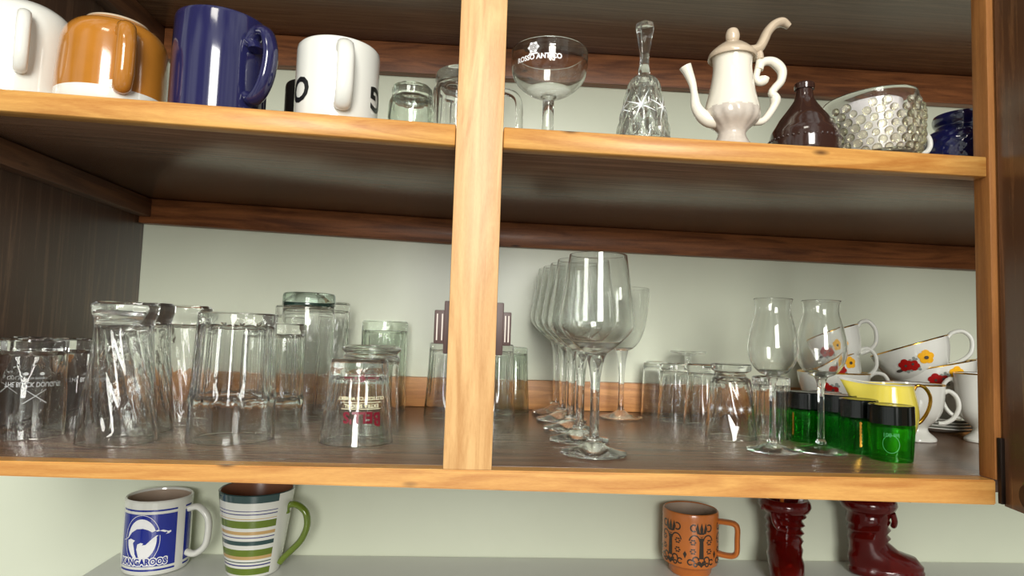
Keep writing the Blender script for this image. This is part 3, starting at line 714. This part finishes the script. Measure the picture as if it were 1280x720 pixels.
# 7 coupe with white print
x, y = .0940, .0450
foot = [(0, 0), (.030, 0), (.0325, .0008), (.0325, .0018), (.020, .0032), (.0075, .0062), (0, .0062)]
stem = [(0, .0061), (.0080, .0061), (.0062, .012), (.0060, .030), (.0060, .0440), (.0085, .0485), (0, .0485)]
bowl = [(.0083, .0483), (.0180, .0508), (.0290, .0580), (.0370, .0675), (.0402, .0790), (.0406, .0880), (.0404, .0960)]
o = stem_glass('wide champagne coupe with white lettering and crest', (x, y, zx(x)), foot, stem, bowl, .0013, 'champagne coupe', 'champagne_coupe', .0035)
rf = lambda z: .0405; f0 = facing(x, y)
b = bmesh.new()
wrap(b, text_polys('ROSSO ANTICO', .0074, .00025, .92), rf, f0-.30, .0755, eps=.0003)
link('printed_lettering', b, M['white_print'], o, smooth=False); b = bmesh.new()
for rr in (.0010, .0024, .0038, .0050): wrap(b, ring_polys(rr*1.05, rr, .0006, 20), rf, f0-.42, .0855, eps=.0003)
for k in range(6): wrap(b, disc_polys(.0014, .0012, .0050*cos(k*pi/3), .0048*sin(k*pi/3), 10, 1), rf, f0-.42, .0855, eps=.0004)
wrap(b, grid_polys(-.0048, .0048, -.0072, -.0056, 4, 1), rf, f0-.42, .0855, eps=.0003)
link('printed_crest', b, M['white_print'], o, smooth=False)['label'] = 'white round crest'
# 8 crystal bell
x, y = .1937, .0370
o = thing('crystal_bell', 'cut crystal hand bell with faceted handle', 'bell', (x, y, zx(x)))
out = [(.0095, .0735), (.0131, .0709), (.0166, .0650), (.0208, .0480), (.0245, .0300), (.0270, .0180), (.0300, .0040), (.0306, 0)]
so = [tuple(p) for p in spline(out, 6)]
def bellmod(th, r, z, i):
    if i > len(so)+1 or z > .069 or z < .004: return r
    w = abs(sin(6*th+z*95))*abs(sin(6*th-z*95)); return r*(.92+.11*w)
link('body', lathe([(0, .0750), (.0060, .0748)]+so+[(.0292, 0)]+[(r-.0034, max(.0005, z-.0015)) for r, z in reversed(so) if z < .062][1:]+[(.006, .0640), (0, .0645)], 144, bellmod), M['glass_crystal'], o, angle=14)
b = bmesh.new(); rf = lambda z: lerp_r(so, z)
for k in range(6):
    for a in range(8):
        t_ = a*pi/4+.39; L = .0200 if a % 2 else .0130
        P_0 = [(.0011*cos(t_+pi/2), .0011*sin(t_+pi/2)), (L*.5*cos(t_+.05), L*.5*sin(t_+.05)), (L*cos(t_), L*sin(t_)), (L*.5*cos(t_-.05), L*.5*sin(t_-.05)), (-.0011*cos(t_+pi/2), -.0011*sin(t_+pi/2))]
        wrap(b, cut(P_0[::-1] , .002), rf, facing(x, y)+k*pi/3-.1, .036, eps=.0002)
link('cut_stars', b, M['frost'], o, smooth=False)['label'] = 'frosted cut stars'
link('handle', lathe([(0, .0748), (.0064, .0748), (.0066, .0800), (.0060, .0830), (.0050, .0860), (.0050, .0980), (.0075, .1140), (.0100, .1260), (.0094, .1310), (.0030, .1350), (0, .1352)], 8), M['glass_crystal'], o, angle=10)
# 9 coffee pot
x, y = .2889, .0370
o = thing('coffee_pot', 'small cream china coffee pot with scrolled handle and tan lid', 'coffee pot', (x, y, zx(x)))
prof = [tuple(p) for p in spline([(.0205, 0), (.0208, .003), (.0185, .008), (.0158, .0125), (.0142, .0180), (.0175, .0235), (.0254, .0310), (.0282, .0370), (.0280, .0450), (.0262, .053), (.0240, .0620), (.0208, .0800), (.0200, .0923), (.0212, .1020)], 6)]
link('body', lathe([(0, .0420)]+[p for p in prof if p[1] > .0420]+[(.0190, .1020), (.0180, .090), (.018, .075), (0, .070)], 64), M['cream'], o)
link('lower_body', lathe([(0, .0012), (.0195, .0012)]+[p for p in prof if p[1] <= .0440]+[(0, .0440)], 96, lambda th, r, z, i: r*(1+.022*sin(14*th+z*90)*max(0, min(1, (z-.02)/.008, (.044-z)/.006)))), M['bisque'], o)['label'] = 'grey-toned ribbed lower body and foot'
rs = lambda n, f: [f(i/(n-1)) for i in range(n)]
P = spline([(-.012, 0, .034), (-.0243, 0, .0325), (-.0335, 0, .0380), (-.0390, 0, .0470), (-.0405, 0, .0577), (-.0430, 0, .0705), (-.0474, 0, .0816), (-.0510, 0, .0890)], 5)
link('spout', tube(P, rs(len(P), lambda t: .0098-.0062*min(1, t/.62)+(.0030*((t-.62)/.38)**1.3 if t > .62 else 0)), 18), M['cream'], o)
P = spline([(.0290, 0, .0900), (.0310, 0, .0965), (.0370, 0, .1000), (.0457, 0, .0992), (.0540, 0, .0911), (.0535, 0, .0797), (.0470, 0, .0713), (.0435, 0, .0655), (.0470, 0, .0610), (.0465, 0, .053), (.0407, 0, .0425), (.0335, 0, .0345), (.0240, 0, .0325)], 5)
def hr(t): return .0046-.0008*t+.0016*math.exp(-((t-.70)/.045)**2)+.0010*math.exp(-((t-.3)/.08)**2)
link('handle', tube(P, rs(len(P), hr), 14, flat=1.1), M['cream'], o)
link('handle_curl', tube(spline([(.0300, 0, .1060), (.0292, 0, .0980), (.0278, 0, .0900), (.0262, 0, .0820), (.0290, 0, .0770), (.0340, 0, .0785), (.0350, 0, .0815)], 5), rs(31, lambda t: .0036+.0020*max(0, (t-.5)/.5)), 14), M['cream'], o)
ld = link('lid', lathe([(0, .1190), (.006, .1188)]+[tuple(p) for p in spline([(.006, .1188), (.0110, .1165), (.0171, .1120), (.0234, .1060), (.0252, .1022), (.0246, .0990), (.0215, .1015)], 4)]+[(0, .1015)], 56), M['tan'], o)
link('finial', lathe([(0, .1345)]+[tuple(p) for p in spline([(.0015, .1344), (.0055, .1320), (.0074, .1260), (.0066, .1205), (.0050, .1180), (.0066, .1165)], 4)]+[(0, .1165)], 32), M['tan'], ld)
P = spline([(.0100, 0, .1095), (.0200, 0, .1100), (.0280, 0, .1130), (.0330, 0, .1205), (.0380, 0, .1315), (.0455, 0, .1405), (.0544, 0, .1440), (.0622, 0, .1400)], 5)
link('thumb_lever', tube(P, rs(len(P), lambda t: .0058-.0012*t if t < .85 else .0048-.012*(t-.85)), 12, flat=1.5), M['tan'], ld)
link('hinge', tube([(.0260, 0, .1130), (.0290, 0, .1060), (.0296, 0, .1010)], .0046, 12, flat=1.3), M['tan'], ld)
# 10 brown bottle
x, y = .3714, .0430
o = thing('brown_bottle', 'squat brown glass bottle with narrow neck and beaded base', 'bottle', (x, y, zx(x)))
bp = [tuple(p) for p in spline([(.030, 0), (.0345, .002), (.0358, .012), (.0354, .0185), (.0340, .0255), (.0301, .0325), (.0250, .0413), (.0185, .0501), (.0125, .0589), (.0096, .0650), (.0084, .0740)], 5)]
link('body', lathe([(0, .001), (.027, .001)]+bp+[(.0100, .0742), (.0104, .0765), (.0102, .0800), (.0092, .0812), (.0068, .0808), (.0064, .068), (.010, .055), (.028, .02), (.027, .006), (0, .005)], 64), M['glass_brown'], o)
b = bmesh.new()
for k in range(40):
    a = 2*pi*k/40; bmesh.ops.create_icosphere(b, subdivisions=2, radius=.0015, matrix=Matrix.Translation((.0356*sin(a), -.0356*cos(a), .0165)))
link('beading', b, M['glass_brown'], o)
# 11 hobnail cup
x, y = .4589, .0560
TILT = (0, -.10, 0)
o = thing('hobnail_glass_cup', 'hobnail glass cup with small ring handle, holding a white candle', 'cup', (x, y, zx(x)+.0042), TILT)
out = [(.0370, 0), (.0410, .004), (.0455, .018), (.0483, .036), (.0486, .054), (.0470, .0680)]
so = [tuple(p) for p in spline(out, 5)]
link('body', lathe([(0, .001)]+so+[(.0462, .0690), (.0448, .0680)]+[(r-.0026, z) for r, z in reversed(so) if .006 < z < .066]+[(0, .0055)], 72), M['glass'], o)
b = bmesh.new()
for row in range(7):
    z = .006+row*.0078; r = lerp_r(so, z)
    nk = 24
    for k in range(nk):
        a = 2*pi*(k+.5*(row % 2))/nk
        if row == 6 and k % 3 == 0: continue
        rad_ = .0040+.0012*((k*7+row*3) % 5)/4
        bmesh.ops.create_icosphere(b, subdivisions=2, radius=rad_, matrix=Matrix.Translation((r*sin(a), -r*cos(a), z)))
hb = link('hobnails', b, M['pearl'], o); hb['kind'] = 'stuff'
b = bmesh.new(); tube([(.0560+.0100*cos(2*pi*i/24), 0, .018+.0115*sin(2*pi*i/24)) for i in range(25)], .0028, 10, b, cap=False)
link('handle', b, M['china'], o)
o = put('candle', lathe([(0, .0565), (.030, .0570), (.0325, .0552), (.0330, .045), (.0330, .0), (0, 0)], 48), M['candle'], 'white iridescent candle inside the hobnail glass cup', 'candle', (x-.001, y, zx(x)+.0105)); o.rotation_euler = TILT
# 12 cobalt jar
x, y = .5790, .080
o = thing('cobalt_jar', 'cobalt blue cut-glass jar half hidden by the right post', 'jar', (x, y, zx(x)))
out = [(.030, 0), (.038, .004), (.0425, .014), (.0425, .028), (.0410, .038), (.0360, .048), (.0285, .053), (.0262, .057), (.0285, .062), (.0290, .067), (.0275, .071)]
so = [tuple(p) for p in spline(out, 5)]
def cut_(th, r, z, i): return r*(1-.035*abs(sin(9*th+z*300))*abs(sin(9*th-z*300))) if .005 < z < .048 and r > .032 else r
link('body', lathe([(0, .001)]+so+[(.0250, .0705), (.0225, .055), (.032, .040), (0, .008)], 144, cut_), M['glass_cobalt'], o, angle=20)

# ================================================================== ledge below
LB = LZ+.0006
def silhouette(pts, s, cu, cv): return [(cu+u*s, cv+v*s) for u, v in pts]
# kangaroo mug
x, y = -.4545, .4400
r, h = .0475, .1095
o = thing('kangaroo_mug', 'white mug with blue panel printed with a leaping kangaroo', 'mug', (x, y, LB)); f0 = facing(x, y)
link('body', lathe([(0, .0015), (r-.008, .0015), (r-.005, 0), (r-.002, .0015), (r-.0003, .005)]+[(r, h*k/12) for k in range(1, 12)]+[(r, h-.002), (r-.0015, h), (r-.0034, h-.001)]+[(r-.004, h-.004)], 72), M['china'], o)
link('inside', lathe([(r-.004, h-.0035), (r-.0042, h*.6), (r-.0045, .012), (r-.01, .008), (0, .007)], 64), M['mug_in'], o)
link('handle', c_handle(r-.001, .088, .022, .0330, .0050, 1.35, f0+1.06), M['china'], o)
rf = lambda z: r
pn = f0-.40
b = bmesh.new(); wid = .0400
wrap(b, grid_polys(-wid, .0456, .0145, .0905, 28, 8), rf, pn, 0, .00025)
for z0_, z1_ in ((.0080, .0108), (.0945, .0972)): wrap(b, grid_polys(-wid, .0456, z0_, z1_, 28, 1), rf, pn, 0, .00025)
for z0_, z1_ in ((.0080, .0108), (.0145, .0905), (.0945, .0972)): wrap(b, grid_polys(.060, .076, z0_, z1_, 6, 1), rf, pn, 0, .00025)
p = link('printed_panel', b, M['blue_print'], o, smooth=False); p['label'] = 'blue printed panel with border lines'
b = bmesh.new(); lc = -.0030
wrap(b, disc_polys(.0215, .0300, lc, .0540, 40, 6), rf, pn, 0, .0004, mi=0)
wrap(b, ring_polys(.0262, .0365, .0007, 56, lc, .0535), rf, pn, 0, .0005, mi=0)
roo = [(-.031, .052), (-.024, .0555), (-.018, .064), (-.010, .0695), (-.001, .0705), (.006, .0685), (.012, .0650), (.0165, .0668), (.0185, .0655), (.0225, .0662), (.0290, .0635), (.0320, .0640), (.0325, .0622), (.0300, .0605), (.0240, .0600), (.0180, .0600), (.0130, .0560), (.0070, .0500), (.0040, .0470), (-.0010, .0465), (.0010, .0490), (-.0030, .0500), (-.0080, .0475), (-.0090, .0400), (-.0060, .0300), (-.0040, .0265), (-.0075, .0270), (-.0110, .0330), (-.0130, .0420), (-.0150, .0490), (-.0120, .0530), (-.0190, .0550), (-.0240, .0530)]
wrap(b, cut([(u*1.13+.001, (v-.053)*1.13+.0525) for u, v in roo]), rf, pn, 0, .0006, mi=0)
wrap(b, cut(roo), rf, pn, 0, .0009, mi=1)
wrap(b, text_polys('KANGAROOS', .0128, .0019, .86), rf, pn, .0215, .0011, mi=0)
wrap(b, text_polys('KANGAROOS', .0128, .0004, .86), rf, pn, .0215, .0015, mi=1)
link('emblem', b, [M['white_print'], M['blue_print']], p, smooth=False)['label'] = 'white oval with blue kangaroo above lettering'
# striped mug
x, y = -.3030, .4300
ro, rb, h = .0560, .0385, .1240
o = thing('striped_mug', 'flared white mug banded in olive, teal and sand, with olive handle', 'mug', (x, y, LB)); f0 = facing(x, y)
rr = lambda z: rb+(ro-rb)*(max(0, z)/h)**.85
bands = [(0, 'china'), (.005, 'olive'), (.0150, 'china'), (.0185, 'violet'), (.0205, 'china'), (.0235, 'teal'), (.0250, 'china'), (.0285, 'sand'), (.0335, 'olive'), (.0435, 'china'), (.0500, 'teal'), (.0565, 'china'), (.0610, 'violet'), (.0625, 'china'), (.0660, 'sand'), (.0710, 'china'), (.0760, 'olive'), (.0870, 'china'), (.0895, 'sand'), (.0905, 'china'), (.0960, 'violet'), (.0975, 'china'), (.1010, 'violet'), (.1022, 'china'), (.1135, 'teal')]
names = ['china', 'olive', 'teal', 'sand', 'violet']
zz = [b_[0] for b_ in bands]+[h]
prof = [(0, .0015), (rb-.005, .0015), (rb-.003, 0)]+[(rr(z), z if z else .0008) for z in zz]+[(ro-.0015, h+.0012), (ro-.0035, h)]
def mf(th, i):
    k = i-3
    if k < 0: return 0
    if k >= len(bands): return 2
    d = (th-(f0+1.12)+pi) % (2*pi)-pi
    return 0 if abs(d) < .50 else names.index(bands[k][1])
link('body', lathe(prof, 96, None, mf), [M[n_] for n_ in names], o)
link('inside', lathe([(ro-.0033, h+.0003), (rr(h*.5)-.0045, h*.5), (rb-.005, .012), (rb-.010, .008), (0, .007)], 64), M['brown_in'], o)
ph = f0+1.12
P = spline([(.0500, 0, .088), (.0490, 0, .095), (.0540, 0, .101), (.066, 0, .101), (.080, 0, .090), (.0830, 0, .070), (.075, 0, .049), (.061, 0, .033), (.050, 0, .022), (.0425, 0, .013)], 5)
link('handle', tube([(p_.x*sin(ph), -p_.x*cos(ph), p_.z) for p_ in P], .0050, 14, flat=1.35, side=(cos(ph), sin(ph), 0)), M['olive'], o)
# terracotta mug with folk pattern
x, y = .3925, .4400
r, h = .0445, .1010
o = thing('tulip_mug', 'terracotta mug with embossed dark tulip pattern and square handle', 'mug', (x, y, LB)); f0 = facing(x, y)
link('body', lathe([(0, .0015), (.029, .0015), (.0310, 0), (.0330, .003), (.0345, .011), (.0385, .015), (.0430, .018), (.0443, .024)]+[(r, .024+(h-.028)*k/8) for k in range(1, 9)]+[(r-.0008, h-.001), (r-.002, h), (r-.0034, h-.0012)], 72), M['terra'], o)
link('inside', lathe([(r-.0033, h-.0014), (r-.0045, h*.5), (r-.006, .022), (r-.014, .014), (0, .013)], 64), M['mug_in'], o)
ph = f0+1.42
P = spline([(r-.003, 0, .086), (r+.010, 0, .0865), (r+.023, 0, .0855), (r+.0285, 0, .079), (r+.0285, 0, .060), (r+.0280, 0, .042), (r+.022, 0, .0355), (r+.010, 0, .0345), (r-.003, 0, .036)], 5)
link('handle', tube([(p_.x*sin(ph), -p_.x*cos(ph), p_.z) for p_ in P], .0044, 10, flat=1.9, side=(cos(ph), sin(ph), 0)), M['terra'], o)
b = bmesh.new(); rf = lambda z: r
def P_(polys, ph_): wrap(b, polys, rf, ph_, 0, .0004)
for q in (-.74, .40, 1.54, 2.68, -1.88):
    c0 = f0+q
    P_(cut([(-.0038, .034), (.0038, .034), (.0030, .066), (-.0030, .066)]), c0)
    for s in (-1, 0, 1):
        P_(cut([(s*.0048-.0022, .0725), (s*.0048+.0022, .0725), (s*.0070+.0027, .0800), (s*.0066, .0890), (s*.0070-.0027, .0800)]), c0)
    P_(cut([(-.0068, .0750), (-.0040, .0715), (.0040, .0715), (.0068, .0750), (0, .0735)]), c0)
    P_(cut([(-.0045, .0695), (0, .0665), (.0045, .0695), (0, .0680)]), c0)
    for s in (-1, 1):
        P_(ring_polys(.0060, .0062, .0022, 18, s*.0125, .0810, *((-2.2, 2.2) if s > 0 else (pi-2.2, pi+2.2))), c0)
        P_(ring_polys(.0092, .0110, .0021, 18, s*.0110, .0600, .1, 3.0), c0)
        for zc in (.0590, .0450):
            for k in range(6):
                a = k*pi/3; P_(disc_polys(.0018, .0013, s*.0135+.0034*cos(a), zc+.0034*sin(a), 8, 1), c0)
        P_(ring_polys(.0056, .0050, .0023, 16, s*.0090, .0330, -.4, 4.4), c0)
        P_(ring_polys(.0050, .0050, .0022, 16, s*.0175, .0285, .5, 5.6), c0)
        P_(ring_polys(.0036, .0036, .0019, 14, s*.0095, .0250), c0)
        P_(ring_polys(.0032, .0032, .0017, 14, s*.0035, .0275), c0)
    P_(cut([(0, .0210), (.0055, .0265), (.0030, .0300), (0, .0280), (-.0030, .0300), (-.0055, .0265)]), c0)
    P_(cut([(.0254, .0330), (.0284, .0400), (.0254, .0450), (.0224, .0400)]), c0)
link('tulip_pattern', b, M['dark_glaze'], o, smooth=False)['label'] = 'dark embossed tulips and scrolls'

# ruby glass boots
def boot(label, x, y, rz, s=1.0):
    o = thing('glass_boot', label, 'glass boot', (x, y, LB), (0, 0, rz))
    # toe points to +X. sections: z, centre x, half length, half width
    S = [(0, .020, .050, .0215), (.003, .020, .053, .0240), (.010, .020, .0535, .0250), (.0115, .020, .0515, .0240), (.018, .019, .0530, .0255), (.027, .013, .0480, .0260),
         (.034, .004, .0370, .0258), (.041, -.003, .0300, .0255), (.048, -.005, .0275, .0258), (.054, -.006, .0285, .0262), (.060, -.006, .0275, .0262), (.066, -.006, .0290, .0268), (.072, -.006, .0280, .0268), (.078, -.006, .0298, .0278), (.084, -.006, .0288, .0278), (.092, -.006, .0315, .0295),
         (.097, -.006, .0315, .0300), (.100, -.006, .0375, .0360), (.107, -.006, .0405, .0392), (.113, -.006, .0395, .0380), (.118, -.006, .0360, .0345)]
    inner = [(.117, -.006, .0300, .0280), (.100, -.006, .0255, .0235), (.06, -.007, .0215, .0190), (.03, -.002, .0220, .0180), (.012, .004, .025, .016)]
    b = bmesh.new(); n = 48; rings = []
    for q, (z, cx_, a, w) in enumerate(S+inner):
        ring = []
        for j in range(n):
            t = 2*pi*j/n; c_, s_ = cos(t), sin(t)
            ww = w*(1.0+.10*c_*(z < .035))*(1-.16*math.exp(-((c_+.15)/.3)**2)*(z < .012)) 
            wr = 1+.09*sin(z*480+1.4*sin(t)+c_*1.2) if .030 < z < .098 and q < len(S) else 1
            ring.append(b.verts.new(((cx_+a*c_*wr)*s, ww*s_*wr*s, (z+(.004*c_ if .09 > z > .02 else 0)*(q < len(S)))*s)))
        rings.append(ring)
    for a, c_ in zip(rings, rings[1:]):
        for j in range(n): b.faces.new((a[j], a[(j+1) % n], c_[(j+1) % n], c_[j]))
    b.faces.new(rings[0][::-1]); b.faces.new(rings[-1])
    bd = link('body', b, M['glass_ruby'], o, angle=60)
    # strap and buckle on the outer side
    for sy in (-1,):
        b = bmesh.new(); P = spline([(.022*s, sy*.019*s, .098*s), (.026*s, sy*.016*s, .086*s), (.027*s, sy*.010*s, .078*s), (.030*s, 0, .076*s)], 5)
        tube(P, .0042*s, 10, b); link('strap', b, M['glass_ruby'], o)
        b = bmesh.new(); box(b, .0*s, .012*s, sy*.0355*s, sy*.031*s, .100*s, .110*s, .001) ; link('buckle', b, M['glass_ruby'], o)
    return o
bx = boot('ruby glass boot with toe turned towards the front, holding two straws', .5450, .4260, -1.95, 1.04)
boot('ruby glass boot in side view with toe pointing right, topped by a dark card', .6980, .4330, -.22, 1.08)
b = bmesh.new(); tube([(0, 0, .020), (-.004, -.020, .128)], .0032, 12, b); put('drinking_straw', b, M['terra'], 'orange-brown straw leaning inside the front-facing ruby boot', 'straw', (.5390, .4350, LB), angle=40)
b = bmesh.new(); tube([(0, 0, .020), (.022, -.016, .127)], .0034, 12, b); put('drinking_straw', b, M['white_print'], 'white straw leaning right inside the front-facing ruby boot', 'straw', (.5480, .4350, LB), angle=40)
b = bmesh.new(); box(b, -.050, .046, -.028, .028, 0, .003, .0008)
o = put('slate_card', b, M['card'], 'thin dark square card lying across the side-view ruby boot', 'card', (.7010, .4330, LB+.1285)); o.rotation_euler = (0, .05, -.2)

# repeats share a group
for pre, g in (('wine_glass', 'five wine glasses in a file'), ('pilsner_glass', 'tall flared glasses'), ('whisky_tumbler', 'faceted whisky tumblers'),
               ('fluted_tumbler', 'fluted tumblers'), ('tapered_glass', 'tapered glasses round the centre post'), ('small_tumbler', 'small upside-down glasses by the wall'),
               ('tasting_glass', 'tulip-shaped tasting glasses'), ('flowered_teacup', 'stacked teacups'), ('footed_cup', 'footed cups'), ('glass_boot', 'ruby glass boots'), ('drinking_straw', 'straws in the boot')):
    for o in bpy.data.objects:
        if o.parent is None and 'category' in o and o.name.split('.')[0] == pre: o['group'] = g
for o in bpy.data.objects:
    if o.name.split('.')[0] == 'saucer': o['group'] = 'saucers stacked behind the footed cups' if o.location.x > .7 else 'saucers stacked under the left flowered cups'
